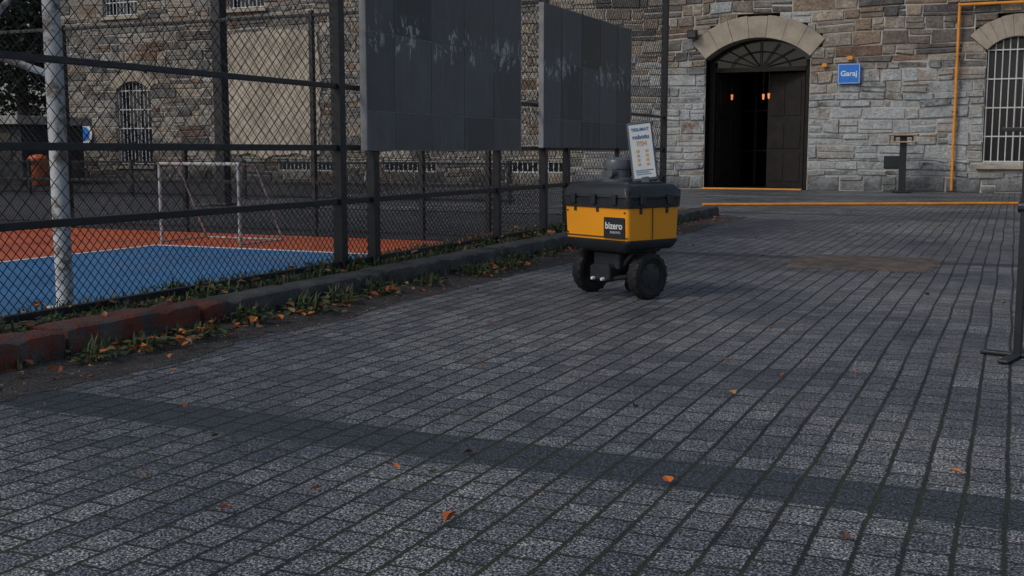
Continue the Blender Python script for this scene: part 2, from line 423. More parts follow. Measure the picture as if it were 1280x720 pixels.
d.box(cx-1.326,cx-1.316,YB+0.03,YB+0.5,0.03,3.33,0); d.box(cx+1.316,cx+1.326,YB+0.03,YB+0.5,0.03,3.33,0)
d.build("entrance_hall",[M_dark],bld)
d=MB(); yb=YB+0.40
d.box(cx-1.315,cx-1.17,yb,yb+0.12,0.03,3.3); d.box(cx+1.17,cx+1.315,yb,yb+0.12,0.03,3.3); d.box(cx-1.17,cx+1.17,yb-0.02,yb+0.12,3.02,3.14)
for sx in (-1,1):
    Md=Matrix.Translation((cx+sx*1.15,yb+0.12,0))@Matrix.Rotation(math.radians(-sx*(22 if sx>0 else 68)),4,'Z')
    xa,xb=(-1.1,0) if sx>0 else (0,1.1)
    d.box(xa,xb,-0.03,0.03,0.03,3.0,M=Md)
    for (za,zb) in ((0.2,0.9),(1.05,1.75),(1.9,2.8)):
        for (p,q) in ((xa+0.1,(xa+xb)/2-0.04),((xa+xb)/2+0.04,xb-0.1)): d.cbox(((p+q)/2,0,(za+zb)/2),(q-p,0.09,zb-za),M=Md)
for x in (-1.3,-0.55,0.55,1.3): d.box(cx+x-0.04,cx+x+0.04,YB+2.6,YB+2.68,0.03,3.9)
for zz in (1.0,2.1,2.9): d.box(cx-1.3,cx+1.3,YB+2.61,YB+2.67,zz-0.03,zz+0.03)
for i in range(7):
    t=math.pi*(0.12+0.76*i/6); d.tube((cx,yb+0.02,3.12),(cx+1.2*math.cos(t),yb+0.02,3.12+0.66*math.sin(t)),0.016,6)
for k in range(16):
    t0=math.pi*k/16;t1=math.pi*(k+1)/16; d.tube((cx+0.75*math.cos(t0),yb+0.02,3.12+0.42*math.sin(t0)),(cx+0.75*math.cos(t1),yb+0.02,3.12+0.42*math.sin(t1)),0.014,6)
d.build("entrance_door",[M_wood],bld,bevel=0.006)
d=MB(); d.box(cx-1.33,cx+1.33,yb+0.13,yb+0.14,3.14,3.9); d.build("fanlight_glass",[M_glass],bld)
s=NT("lit_lamp",0.5); s.color((0.9,0.4,0.12)); s.b.inputs["Emission Color"].default_value=(1,0.25,0.06,1); s.b.inputs["Emission Strength"].default_value=0.55; M_lit=s.m
d=MB()
for (x,yy,zz) in ((cx-0.80,YB+0.75,2.40),(cx+0.10,YB+0.40,2.38),(cx+0.24,YB+0.40,2.40)):
    d.tube((x,yy,zz-0.07),(x,yy,zz+0.07),0.022,10,0,True,0.034); d.tube((x,yy,zz+0.07),(x,yy,zz+0.10),0.042,10,1,True,0.01); d.tube((x,yy,zz+0.10),(x,yy,3.03),0.006,6,1)
d.build("hall_lamp",[M_lit,M_wood],bld)
M_plas=pm("beige_plaster",(0.42,0.365,0.295),0.95,var=0.25,scale=1.1,bump=0.6,bs=12,bd=0.03)
d=MB(); vs=[]; 
for k in range(40):
    t=2*math.pi*k/40; c_,s_=math.cos(t),math.sin(t); q=1/max(abs(c_),abs(s_))**0.9*(1+0.10*mnoise.noise(Vector((c_*3,s_*3,4))))
    vs.append((-21.1+1.8*q*c_,YB-0.074,2.75+1.9*q*s_))
n_=len(vs); vs+=[(v[0],YB-0.001,v[2]) for v in vs]
d.add(vs,[tuple(range(n_))]+[(k,(k+1)%n_,n_+(k+1)%n_,n_+k) for k in range(n_)]); d.build("plaster_patch",[M_plas],bld)
d=MB(); d.box(X0-0.3,X1+0.3,YB-0.35,YB+12.7,ZT+0.1,ZT+0.4); d.build("cornice",[M_arch],bld,bevel=0.03)
M_tile=pm("roof_tile",(0.16,0.06,0.04),0.9,var=0.3,scale=8,bump=0.6,bs=8,bd=0.05)
d=MB(); d.add([(X0-.5,YB-.5,ZT+.42),(X1+.5,YB-.5,ZT+.42),(X1+.5,YB+13,ZT+.42),(X0-.5,YB+13,ZT+.42),(X0+5,YB+6.2,ZT+3.2),(X1-5,YB+6.2,ZT+3.2)],[(0,1,5,4),(1,2,5),(2,3,4,5),(3,0,4),(3,2,1,0)]); d.build("roof",[M_tile],bld)
# ---- items on the wall
M_pipe=pm("yellow_gas_pipe_paint",(0.76,0.28,0.025),0.45,var=0.18,scale=6,bump=0.1)
d=MB(); px=-1.38
d.tube((px,YB-0.14,0.05),(px,YB-0.14,4.38),0.035,12); d.tube((px,YB-0.14,4.41),(8.5,YB-0.14,4.41),0.035,12)
d.lathe([(0.001,-0.045),(0.03,-0.04),(0.045,0),(0.03,0.04),(0.001,0.045)],12,0,Matrix.Translation((px,YB-0.14,4.41)))
for zz in (0.6,1.9,3.2): d.box(px-0.055,px+0.055,YB-0.16,YB-0.02,zz,zz+0.03,1)
for xx in (0.6,2.6,4.6): d.box(xx,xx+0.03,YB-0.16,YB-0.02,4.36,4.46,1)
d.build("gas_pipe",[M_pipe,M_black],smooth=True)
d=MB(); pts=[(-5.15+5.3*k/14, 20.15+2.9*k/14+0.03*math.sin(k*1.7),0.026) for k in range(15)]
for a,b in zip(pts[:-1],pts[1:]): d.tube(a,b,0.026,10)
d.build("yellow_cable_conduit",[M_pipe],smooth=True)
d=MB(); d.box(cx-1.3,cx+1.25,YB-0.30,YB-0.08,0.001,0.04); d.build("door_step",[M_pipe],bevel=0.01)
M_sblue=pm("sign_blue",(0.02,0.19,0.66),0.35,var=0.08,bump=0); M_swhite=pm("sign_white",(0.75,0.78,0.8),0.5,var=0.05,bump=0)
sg=empty("door_sign",(-3.86,YB-0.10,2.88))
d=MB(); d.cbox((0,0,0),(0.55,0.03,0.50),0,b=0.008); d.cbox((0,0.04,0),(0.3,0.05,0.3),1); d.build("plate",[M_sblue,M_black],sg)
d=MB()
for (x0,x1,z0,z1) in ((-0.255,0.255,0.222,0.232),(-0.255,0.255,-0.232,-0.222),(-0.255,-0.245,-0.222,0.222),(0.245,0.255,-0.222,0.222)): d.box(x0,x1,-0.019,-0.0155,z0,z1)
d.build("border",[M_swhite],sg)
text("lettering","Garaj",0.18,M_swhite,sg,(0,-0.018,0.0),(math.pi/2,0,0),off=0.004)
d=MB(); d.cbox((0,0,0),(0.12,0.08,0.09),0,b=0.01); d.cbox((0,0.06,0),(0.05,0.06,0.05),0); o=d.build("alarm_box",[M_pipe]); o.location=(-4.45,YB-0.11,3.1)
d=MB(); d.cbox((0,0,0),(0.14,0.07,0.1),0,b=0.01); d.cbox((0,0.06,0),(0.05,0.06,0.05),0); o=d.build("alarm_box",[M_pipe]); o.location=(-3.85,YB-0.11,3.26)
d=MB(); d.cbox((0,0,0),(0.26,0.16,0.22),0,b=0.02); d.tube((0,0.05,0.05),(0,0.16,0.1),0.02,8); d.cbox((0,-0.09,0),(0.2,0.02,0.15),1); o=d.build("wall_lamp",[M_black,M_glass]); o.location=(-7.8,YB-0.2,3.98)
sg=empty("round_sign",(-28.7,YB-0.1,1.55))
d=MB(); Mx=Matrix.Rotation(math.pi/2,4,'X'); d.lathe([(0.34,-0.012),(0.34,0.012)],32,0,Mx); d.lathe([(0.24,0.013),(0.24,0.02)],32,1,Mx); d.cbox((0,0.05,0),(0.1,0.08,0.1),0); d.build("disc",[M_swhite,M_sblue],sg)
M_twood=pm("table_wood",(0.40,0.28,0.18),0.6,var=0.3,scale=6)
tb=empty("bar_table",(-2.45,28.45,0))
d=MB(); d.cbox((0,0,1.37),(0.66,0.5,0.05),0,b=0.012); d.cbox((0,0,1.20),(0.55,0.4,0.035),0,b=0.008)
d.build("table_top",[M_twood],tb)
d=MB(); d.cbox((0,0,0.66),(0.15,0.15,1.31),0); d.cbox((0,0,0.02),(0.42,0.42,0.035),0,b=0.01); d.cbox((0,0,1.33),(0.4,0.3,0.03),0); 
for sx in (-1,1): d.cbox((sx*0.2,0,1.27),(0.02,0.3,0.14),0)
d.cbox((-0.24,0.1,0.72),(0.38,0.3,0.3),0,b=0.02); d.cbox((-0.05,0.05,0.72),(0.12,0.05,0.05),0)
d.build("post_and_base",[M_black],tb)
# ------------------------------------------------------------------ FENCES
def chain(mb,axis,c,a0,a1,z0,z1,sp,r,k=1.0,m=0):
    H=(z1-z0)*k
    for sgn in (1,-1):
        st=a0-H if sgn>0 else a0
        en=a1 if sgn>0 else a1+H
        t=st
        while t<en:
            A,B=t,t+sgn*H
            def zat(a): return z0+(a-t)*sgn/k
            A=min(max(A,a0),a1); B=min(max(B,a0),a1)
            if abs(A-B)>0.01:
                off=0.5*r*sgn
                n=4; prev=None
                for q in range(n+1):
                    a=A+(B-A)*q/n; zz=zat(a)
                    bul=0.012*mnoise.noise(Vector((a*0.9,zz*0.9,c)))+off
                    aa=a+0.018*mnoise.noise(Vector((a*1.3,zz*1.3,c+5)))*(0<q<n)
                    p=(c+bul,aa,zz) if axis=='X' else (aa,c+bul,zz)
                    if prev: mb.tube(prev,p,r,3,m,False)
                    prev=p
            t+=sp
XF=-4.6
fence=empty("chain_link_fence")
fr=MB()
def bar(x0,x1,y0,y1,z0,z1): fr.box(x0,x1,y0,y1,z0,z1)
Y0,Y1=0.5,15.75
for zc,t in ((0.155,0.04),(0.62,0.042),(1.02,0.042),(1.47,0.036),(3.25,0.04)): bar(XF-0.02,XF+0.02,Y0,Y1,zc-t/2,zc+t/2)
for yp,w in ((1.6,0.06),(7.2,0.075),(11.2,0.07),(15.7,0.075)):
    bar(XF-w/2-0.004,XF+w/2+0.004,yp-w/2,yp+w/2,-0.05,3.3)
bar(XF-0.03,XF+0.045,7.63,7.71,0.0,2.45); bar(XF-0.03,XF+0.04,11.83,11.90,0.0,2.4); bar(XF-0.03,XF+0.04,9.97,10.03,0,2.4); bar(XF-0.02,XF+0.03,13.6,13.65,0,2.4)
fr.build("frame",[M_black],fence,bevel=0.004)
wm=MB(); chain(wm,'X',XF-0.03,Y0,Y1,0.62,3.25,0.10,0.003); wm.build("wire_mesh",[M_wire],fence)
wm=MB(); chain(wm,'X',XF-0.032,Y0,Y1,0.16,0.62,0.06,0.003); wm.build("lower_wire_mesh",[M_wire],fence)
YR=11.2
f2=empty("chain_link_fence"); fr=MB()
for zc,t in ((0.06,0.04),(0.62,0.04),(1.02,0.03),(2.55,0.04)): fr.box(-16,XF-0.04,YR-0.018,YR+0.018,zc-t/2,zc+t/2)
for xp in (-5.25,-6.07,-7.5,-9.4,-11.3,-13.3,-15.9): fr.box(xp-0.025,xp+0.025,YR-0.03,YR+0.03,-0.05,2.6 if xp in (-7.5,-11.3,-15.9) else 1.0)
fr.build("frame",[M_black],f2,bevel=0.003)
wm=MB(); chain(wm,'Y',YR-0.028,-16,XF-0.05,0.62,2.55,0.10,0.003); wm.build("wire_mesh",[M_wire],f2)
wm=MB(); chain(wm,'Y',YR-0.03,-16,XF-0.05,0.06,0.62,0.055,0.0035); wm.build("lower_wire_mesh",[M_wire],f2)
YQ=19.5
f3=empty("chain_link_fence"); fr=MB()
for zc,t in ((0.05,0.05),(0.75,0.04)): fr.box(-27,-8.6,YQ-0.02,YQ+0.02,zc-t/2,zc+t/2)
x=-27
while x<-8.5: fr.box(x-0.03,x+0.03,YQ-0.03,YQ+0.03,-0.05,0.8); x+=3.05
fr.build("frame",[M_black],f3)
wm=MB(); chain(wm,'Y',YQ-0.032,-27,-8.6,0.05,0.75,0.06,0.005); wm.build("lower_wire_mesh",[M_wire],f3)
d=MB(); d.cbox((0,0,3.6),(0.2,0.2,7.2),0); d.cbox((0,0,0.02),(0.4,0.4,0.05),0); d.cbox((0,-0.2,7.25),(0.9,0.35,0.14),0,b=0.02)
o=d.build("light_pole",[M_black],bevel=0.01); o.location=(-13.3,16.9,0)
s=NT("weathered_white_paint",0.6); s.color(s.mix(s.mapr(s.noise(9,6,0.75),0.48,0.58),(0.52,0.54,0.54),(0.18,0.15,0.12))); M_wpole=s.m
d=MB(); d.tube((0,0,0),(0,0,3.1),0.052,16); d.tube((0,0,0),(0,0,0.03),0.14,16)
d.tube((0,0,1.45),(-0.40,-0.25,1.62),0.022,10);d.tube((-0.40,-0.25,1.62),(-0.85,-0.55,2.35),0.02,10);d.tube((0,0,2.2),(-0.40,-0.25,1.62),0.018,10)
d.tube((0,0,3.05),(-0.95,-0.55,3.0),0.03,10)
bb=Matrix.Translation((-1.0,-0.6,2.75))@Matrix.Rotation(math.radians(30),4,'Z')
d.cbox((0,0,0),(0.03,1.2,0.8),0,M=bb)
prev=None
for k in range(21):
    t=2*math.pi*k/20; p=(-0.27+0.2*math.cos(t),0.2*math.sin(t),-0.3)
    if prev: d.tube(prev,p,0.009,6,1,M=bb)
    prev=p
o=d.build("basketball_hoop",[M_wpole,M_pipe],smooth=True); o.location=(-5.38,5.25,0)
g=empty("football_goal"); d=MB()
xa,xb,yg=-8.42,-7.38,9.62
T=0.018
d.tube((xa,yg,0),(xa,yg,0.86),T,10); d.tube((xb,yg,0),(xb,yg,0.86),T,10); d.tube((xa-0.02,yg,0.86),(xb+0.02,yg,0.86),T,10)
for x in (xa,xb): d.tube((x,yg,0.86),(x,yg+0.3,0.84),0.010,8); d.tube((x,yg+0.3,0.84),(x,yg+0.75,0.02),0.010,8); d.tube((x,yg,0.02),(x,yg+0.75,0.02),0.010,8)
d.tube((xa,yg+0.75,0.02),(xb,yg+0.75,0.02),0.010,8)
d.build("frame",[M_goal],g,smooth=True)
# ------------------------------------------------------------------ TILED PANELS
def panel_mat():
    s=NT("grey_tile_board",0.5); c=s.attr("Col"); n1=s.mapr(s.noise(2.6,6,0.7),0.3,0.7)
    c=s.mix(1.0,c,s.mix(n1,(0.55,0.55,0.57),(1.3,1.3,1.3)),'MULTIPLY')
    x,y,z=s.xyz()
    v=s.scalevec((1,1.5,0.8))
    pt=s.math('MULTIPLY',s.mapr(s.noise(7.5,5,0.7,vec=v,dist=0.7),0.545,0.57),s.mapr(s.noise(1.9,2),0.40,0.46))
    bandz=s.math('MULTIPLY',s.mapr(z,1.72,1.80),s.mapr(z,1.98,2.08,1,0))
    c=s.mix(s.math('MULTIPLY',s.math('MULTIPLY',pt,bandz),0.85),c,(0.55,0.57,0.56))
    drip=s.mapr(s.noise(5,4,0.6,vec=s.scalevec((1,2.5,0.22))),0.56,0.72)
    c=s.mix(s.math('MULTIPLY',drip,0.22),c,(0.3,0.3,0.3))
    s.color(c); s.rough(s.mapr(n1,0,1,0.35,0.65)); s.bump(s.noise(50,3),0.15,0.003); return s.m
M_panel=panel_mat()
M_grout=pm("panel_joint",(0.30,0.305,0.31),0.8,var=0.3)
def panel(ya,yb,z0,z1,first):
    e=empty("tiled_board"); d=MB(); XP=XF+0.10
    e0=MB(); e0.box(XP-0.045,XP-0.003,ya,yb,z0,z1,0); 
    e0.box(XP-0.05,XP+0.004,ya-0.012,ya,z0,z1); e0.box(XP-0.05,XP+0.004,yb,yb+0.012,z0,z1)
    e0.build("backing",[M_grout],e)
    ys=[ya]; y=ya+first
    while y<yb-0.05: ys.append(y); y+=0.62
    ys.append(yb); zs=[z0,z0+0.30,z0+0.9,z1]
    for a,b in zip(ys[:-1],ys[1:]):
        for p,q in zip(zs[:-1],zs[1:]):
            k=U(0.66,1.32); c=(0.108*k,0.112*k,0.115*k)
            o_=U(0.0,0.002)
            d.box(XP-0.012,XP+o_,a+0.006,b-0.006,p+0.004,q-0.004,0,c)
    d.build("tiles",[M_panel],e,usecol=True)
panel(7.44,10.35,1.0,2.51,0.42); panel(10.95,13.85,1.03,2.51,0.5)
# ------------------------------------------------------------------ DELIVERY ROBOT
rb=empty("delivery_robot",(-2.475,7.45,0),math.radians(-27))
M_rblk=pm("robot_black_plastic",(0.018,0.021,0.026),0.45,var=0.25,scale=14,bump=0.15,bs=180,bd=0.001)
s=NT("robot_orange_panel",0.4); gr_=s.mapr(s.noise(3.5,5,0.65),0.55,0.8)
s.color(s.mix(s.math('MULTIPLY',gr_,0.35),(0.95,0.37,0.012),(0.45,0.20,0.03))); s.rough(s.mapr(s.noise(6,4),0.3,0.7,0.3,0.5)); M_ror=s.m
M_rub=pm("tyre_rubber",(0.010,0.010,0.011),0.75,var=0.3,scale=20)
M_grey=pm("lidar_grey",(0.09,0.10,0.115),0.4,var=0.15,scale=12)
M_scr=pm("display_white",(0.60,0.65,0.67),0.3,var=0.05,bump=0)
M_dimo=pm("display_orange",(0.62,0.34,0.10),0.4,var=0.1,bump=0); M_dimb=pm("display_blue",(0.06,0.12,0.25),0.4,var=0.1,bump=0)
M_led=NT("headlight",0.2); M_led.color((0.8,0.85,0.9)); M_led=M_led.m
d=MB()
d.loft([(0.335,0.56,0.45,0),(0.345,0.59,0.465,0),(0.385,0.635,0.505,0),(0.402,0.635,0.505,0),(0.405,0.62,0.49,0)],0,r0=0.05)
d.build("base_tray",[M_rblk],rb,smooth=True)
d=MB(); d.loft([(0.400,0.61,0.48,0),(0.64,0.625,0.495,0)],0,r0=0.025,seg=5); d.build("cargo_body",[M_ror],rb,smooth=True)
d=MB()
d.loft([(0.618,0.635,0.505,0),(0.623,0.65,0.52,0),(0.672,0.655,0.525,0),(0.677,0.64,0.51,0),(0.685,0.64,0.51,0),(0.69,0.655,0.525,0),(0.735,0.645,0.515,0),(0.768,0.60,0.47,0),(0.775,0.57,0.44,0)],0,r0=0.045,seg=5)
d.loft([(0.770,0.50,0.36,0),(0.788,0.48,0.34,0)],0,r0=0.04)
for x in (-0.2,0.0,0.2): d.cbox((x,-0.268,0.675),(0.045,0.02,0.07),0,b=0.005)
for y in (-0.13,0.13): d.cbox((0.334,y,0.675),(0.018,0.045,0.07),0,b=0.005)
for sx in (-1,1):
    for sy in (-1,1): d.cbox((sx*0.285,sy*0.22,0.70),(0.07,0.07,0.10),0,b=0.015)
d.build("lid",[M_rblk],rb,smooth=True)
d=MB()
for x in (-0.2,0.02): d.box(x-0.012,x+0.012,-0.2515,-0.246,0.59,0.62,0)
d.box(0.3135,0.3165,-0.02,-0.014,0.41,0.615); 
for y in (-0.13,0.12): d.box(0.310,0.318,y-0.01,y+0.01,0.58,0.62,0)
d.box(-0.304,0.304,-0.2475,-0.240,0.420,0.426)
for (x,z) in ((-0.28,0.44),(-0.28,0.59),(0.28,0.59)): d.tube((x,-0.246,z),(x,-0.2505,z),0.007,8)
d.build("latches",[M_rblk],rb)
lb=MB(); lb.cbox((0.185,-0.2495,0.487),(0.195,0.010,0.14),0,b=0.003); lb.build("name_plate",[M_rblk],rb)
text("plate_text","bizero",0.064,M_swhite,rb,(0.185,-0.2555,0.500),(math.pi/2,0,0),0.0004,0.0012)
text("plate_subtext","ROBOTICS",0.02,M_swhite,rb,(0.2,-0.2555,0.457),(math.pi/2,0,0),0.0003)
d=MB()
d.cbox((0,0.02,0.25),(0.26,0.34,0.16),0,b=0.03); d.cbox((0,0,0.328),(0.44,0.34,0.035),0,b=0.01)
d.cbox((0,-0.16,0.17),(0.2,0.1,0.12),0,b=0.02); d.tube((-0.22,-0.02,0.155),(0.22,-0.02,0.155),0.035,14)
for sx in (-1,1):
    d.tube((sx*0.1,-0.1,0.2),(sx*0.2,-0.05,0.33),0.02,10); d.tube((sx*0.08,-0.17,0.13),(sx*0.19,-0.02,0.155),0.018,10)
    d.tube((sx*0.17,-0.04,0.155),(sx*0.17,-0.04,0.33),0.022,10); d.tube((sx*0.12,0.2,0.34),(sx*0.12,0.22,0.1),0.018,10)
    Mw=Matrix.Translation((sx*0.12,0.22,0.05))@Matrix.Rotation(math.pi/2,4,'Y'); d.lathe([(0.03,-0.018),(0.05,-0.014),(0.05,0.014),(0.03,0.018)],18,0,Mw)
d.build("chassis",[M_rblk],rb,smooth=True)
d=MB()
for x in (-0.05,0.045): d.lathe([(0.001,-0.012),(0.010,-0.01),(0.012,0.0),(0.012,0.03)],12,0,Matrix.Translation((x,-0.222,0.13))@Matrix.Rotation(-math.pi/2,4,'X'))
d.build("headlights",[M_led],rb,smooth=True)
for sx in (-1,1):
    d=MB(); Mw=Matrix.Translation((sx*0.275,-0.02,0.158))@Matrix.Rotation(math.pi/2,4,'Y')
    d.lathe([(0.09,-0.030),(0.125,-0.046),(0.150,-0.040),(0.158,-0.022),(0.158,0.022),(0.150,0.040),(0.125,0.046),(0.09,0.030)],36,0,Mw)
    for k in range(36):
        t=2*math.pi*k/36
        Mt=Mw@Matrix.Rotation(t,4,'Z'); d.cbox((0.156,0.0,0.018*(1 if k%2 else -1)),(0.008,0.012,0.036),0,M=Mt)
    d.lathe([(0.03,-0.04),(0.085,-0.03),(0.092,-0.02),(0.092,0.02),(0.085,0.03),(0.03,0.04)],24,1,Mw)
    for k in range(5):
        Mt=Mw@Matrix.Rotation(2*math.pi*k/5,4,'Z'); d.cbox((0.055,0,0),(0.05,0.018,0.074),1,M=Mt)
    d.build("wheel",[M_rub,M_rblk],rb,smooth=True)
d=MB(); Ml=Matrix.Translation((0.0,-0.04,0.786))
d.lathe([(0.115,0),(0.115,0.022),(0.10,0.028),(0.094,0.03),(0.094,0.085),(0.100,0.09),(0.102,0.125),(0.092,0.15),(0.06,0.166),(0.001,0.170)],30,0,Ml)
d.cbox((-0.1,-0.04,0.83),(0.06,0.08,0.07),0,b=0.012); d.tube((0.04,-0.1,0.85),(0.04,-0.16,0.85),0.03,14)
d.build("lidar_housing",[M_grey],rb,smooth=True)
dp=empty("display",(0.20,0.03,0.78)); dp.parent=rb; dp.rotation_euler=(math.radians(-8),math.radians(-7),math.radians(48))
d=MB(); d.cbox((0,0,0.215),(0.175,0.03,0.41),0,b=0.010); d.cbox((0,0.0,0.02),(0.06,0.04,0.06),0,b=0.01); d.build("display_case",[M_grey],dp,smooth=True)
d=MB(); d.box(-0.074,0.074,-0.0175,-0.0145,0.035,0.40); d.build("display_screen",[M_scr],dp)
d=MB()
for (x0,x1,z0,z1) in ((-0.06,0.06,0.085,0.090),(-0.055,0.03,0.072,0.077),(-0.055,0.045,0.059,0.063)): d.box(x0,x1,-0.0195,-0.0172,z0,z1)
d.build("display_text_lines",[M_dimb],dp)
d=MB()
for r in range(4):
    for c in range(3):
        if (r*3+c)%3!=1: d.box(-0.04+c*0.03,-0.02+c*0.03,-0.0195,-0.0172,0.12+r*0.030,0.137+r*0.030)
d.build("display_icons",[M_dimo],dp)
text("display_title","TESLIMAT",0.028,M_dimb,dp,(0,-0.0203,0.365),(math.pi/2,0,0),0.0002,0.0006)
text("display_title_2","robotu",0.040,M_dimb,dp,(0,-0.0203,0.315),(math.pi/2,0,0),0.0002,0.0012)
text("display_title_3","7/24",0.040,M_dimo,dp,(0,-0.0203,0.270),(math.pi/2,0,0),0.0002,0.0012)
d=MB(); Mq=Matrix.Translation((0.10,0.10,0.96))@Matrix.Rotation(math.radians(36),4,'Z'); d.cbox((0,0,0),(0.14,0.02,0.30),0,b=0.006,M=Mq); d.cbox((0,0,-0.15),(0.03,0.03,0.14),1,M=Mq)
d.build("rear_flag_panel",[pm("dark_blue",(0.025,0.07,0.13),0.4),M_rblk],rb,smooth=True)
# ------------------------------------------------------------------ BARRIER at right
br=empty("metal_barrier",(0.055,5.95,0),math.radians(-15)); d=MB()
for x in (0.0,1.5):
    d.cbox((x,0,0.55),(0.035,0.035,1.1),0); d.cbox((x,0,0.012),(0.34,0.05,0.02),0,b=0.004); d.cbox((x,0,0.013),(0.05,0.5,0.018),0,b=0.004)
    d.tube((x-0.03,0,0.73),(x+0.03,0,0.73),0.028,12)
d.cbox((0.70,0,1.1),(1.65,0.02,0.02),0); d.cbox((0.75,0,0.25),(1.47,0.02,0.02),0)
for k in range(1,10): d.tube((0.15*k,0,0.25),(0.15*k,0,1.1),0.008,6)
d.build("frame",[M_black],br,bevel=0.003)
# ------------------------------------------------------------------ LEAVES / WEEDS
def leafmat(name,rough=0.7):
    s=NT(name,rough); c=s.attr("Col"); s.color(s.mix(1.0,c,s.mix(s.noise(30,3),(0.6,0.6,0.6),(1.3,1.3,1.3)),'MULTIPLY')); return s.m
M_leaf=leafmat("dry_leaves"); M_weed=leafmat("weed_leaves",0.6)
def leaf(mb,p,size,col,yaw,pitch,roll,curl=0.25,asp=0.6):
    M=Matrix.Translation(p)@Matrix.Rotation(yaw,4,'Z')@Matrix.Rotation(pitch,4,'Y')@Matrix.Rotation(roll,4,'X')
    S=size
    pts=[(0,0,0),(0.25,0.5*asp,1),(0.6,0.42*asp,0.8),(1,0,0.6),(0.6,-0.42*asp,0.8),(0.25,-0.5*asp,1),(0.5,0,0)]
    vs=[(x*S,y*S,z*S*curl*(abs(y)+0.3*x)) for x,y,z in pts]
    mb.add(vs,[(0,6,1),(1,6,2),(2,6,3),(3,6,4),(4,6,5),(5,6,0)],0,col,M)
fl=MB()
dry=[(0.55,0.14,0.025),(0.42,0.11,0.03),(0.25,0.08,0.03),(0.60,0.22,0.05),(0.15,0.07,0.04),(0.34,0.19,0.09)]
def drop(x,y,z,s=None):
    leaf(fl,(x,y,z),s or U(0.03,0.06),random.choice(dry),U(0,6.3),U(-0.5,0.2),U(-0.5,0.5),U(0.2,0.9),U(0.5,0.9))
for (x,y) in [(-3.2,3.98),(-1.97,2.45),(-1.83,2.73),(-1.72,3.0),(-1.62,3.25),(-1.22,2.95),(-1.6,3.0),(-0.9,3.2),(-0.1,3.65),(0.3,3.8),(-2.7,5.8),(-3.3,5.2),(-3.5,5.1),(-1.2,6.3),(-0.35,2.9),(-1.0,4.5),(-2.2,4.6),(-0.6,5.2),(-2.9,3.4),(0.4,7.5),(-1.9,9.5),(-0.5,8.2),(-2.9,8.0),(-0.15,2.6),(-0.6,2.45),(-1.35,2.6),(-2.5,3.1),(0.1,4.6)]:
    drop(x,y,0.012,U(0.028,0.05))
for i in range(340):
    y=U(2.5,16.3); x=-3.98+abs(random.gauss(0,0.19)); drop(x,y,0.03+U(0,0.02),U(0.02,0.05))
for cx_,cy_,n_ in ((-3.85,4.3,32),(-3.9,4.9,18),(-3.85,6.6,14),(-3.9,8.6,16),(-3.8,5.6,12)):
    for i in range(n_): drop(cx_+random.gauss(0,0.09),cy_+random.gauss(0,0.18),0.03+U(0,0.04),U(0.03,0.07))
for i in range(200): drop(U(-4.85,-4.2),U(1.5,16.2),0.16+U(0,0.02),U(0.03,0.06))
for i in range(90): drop(U(-3.6,2.5),U(1.8,22),0.012,U(0.015,0.042))
for i in range(900):
    leaf(fl,(-3.98+abs(random.gauss(0,0.28)),U(2.3,16),0.02),U(0.006,0.018),random.choice(dry+[(0.3,0.28,0.25)]*3),U(0,6.3),U(-.5,.5),U(-.5,.5),0.5,0.8)
fl.build("fallen_leaves",[M_leaf],usecol=True)
wd=MB()
gr=[(0.045,0.075,0.022),(0.06,0.10,0.03),(0.085,0.11,0.035),(0.035,0.055,0.025),(0.12,0.12,0.045)]
def blade(p,h,col):
    a=U(0,6.3); l=U(0.1,0.7)*h; w=0.004+0.004*R(); dx,dy=math.cos(a)*l,math.sin(a)*l; px,py=-math.sin(a)*w,math.cos(a)*w
    x,y,z=p
    wd.add([(x-px,y-py,z),(x+px,y+py,z),(x+dx*.35+px*.8,y+dy*.35+py*.8,z+h*.6),(x+dx*.35-px*.8,y+dy*.35-py*.8,z+h*.6),(x+dx,y+dy,z+h*0.9)],[(0,1,2,3),(3,2,4)],0,col)
def clump(x,y,z,r,n,lh=0.12):
    for i in range(n):
        a=U(0,6.3); q=r*math.sqrt(R()); hx=lh*(1-0.6*(q/r))*U(0.3,1)
        leaf(wd,(x+q*math.cos(a),y+q*math.sin(a),z+hx),U(0.02,0.05),random.choice(gr),a+U(-.6,.6),U(-0.3,0.6),U(-.5,.5),0.2,U(0.5,0.9))
    for i in range(n//2): blade((x+U(-r,r)*.5,y+U(-r,r)*.5,z),lh*U(0.6,1.4),random.choice(gr))
for (y,r,n) in ((4.0,0.12,50),(4.35,0.14,70),(4.75,0.18,110),(5.25,0.14,70),(5.75,0.18,110),(6.2,0.15,80),(6.7,0.17,90),(7.3,0.13,60),(8.1,0.22,130),(8.6,0.22,120),(9.1,0.16,80),(9.8,0.13,60),(10.6,0.16,60),(11.4,0.15,60),(12.2,0.15,50),(14,0.2,50)):
    clump(-3.97+U(-.02,.08),y,0.02,r,n,U(0.06,0.12))
for i in range(56):
    clump(U(-4.8,-4.36),U(2.5,16),0.11,U(0.06,0.17),int(U(20,50)),U(0.05,0.11))
for i in range(4600):
    y=U(2,16.2)
    if mnoise.noise(Vector((y*1.1,0,3)))>-0.2: blade((U(-4.9,-4.38),y,0.10),U(0.03,0.10),random.choice(gr))
for i in range(700): blade((-4.07+U(-.01,0.03),U(2,16.2),0.02),U(0.03,0.08),random.choice(gr))
wd.build("weeds",[M_weed],usecol=True)
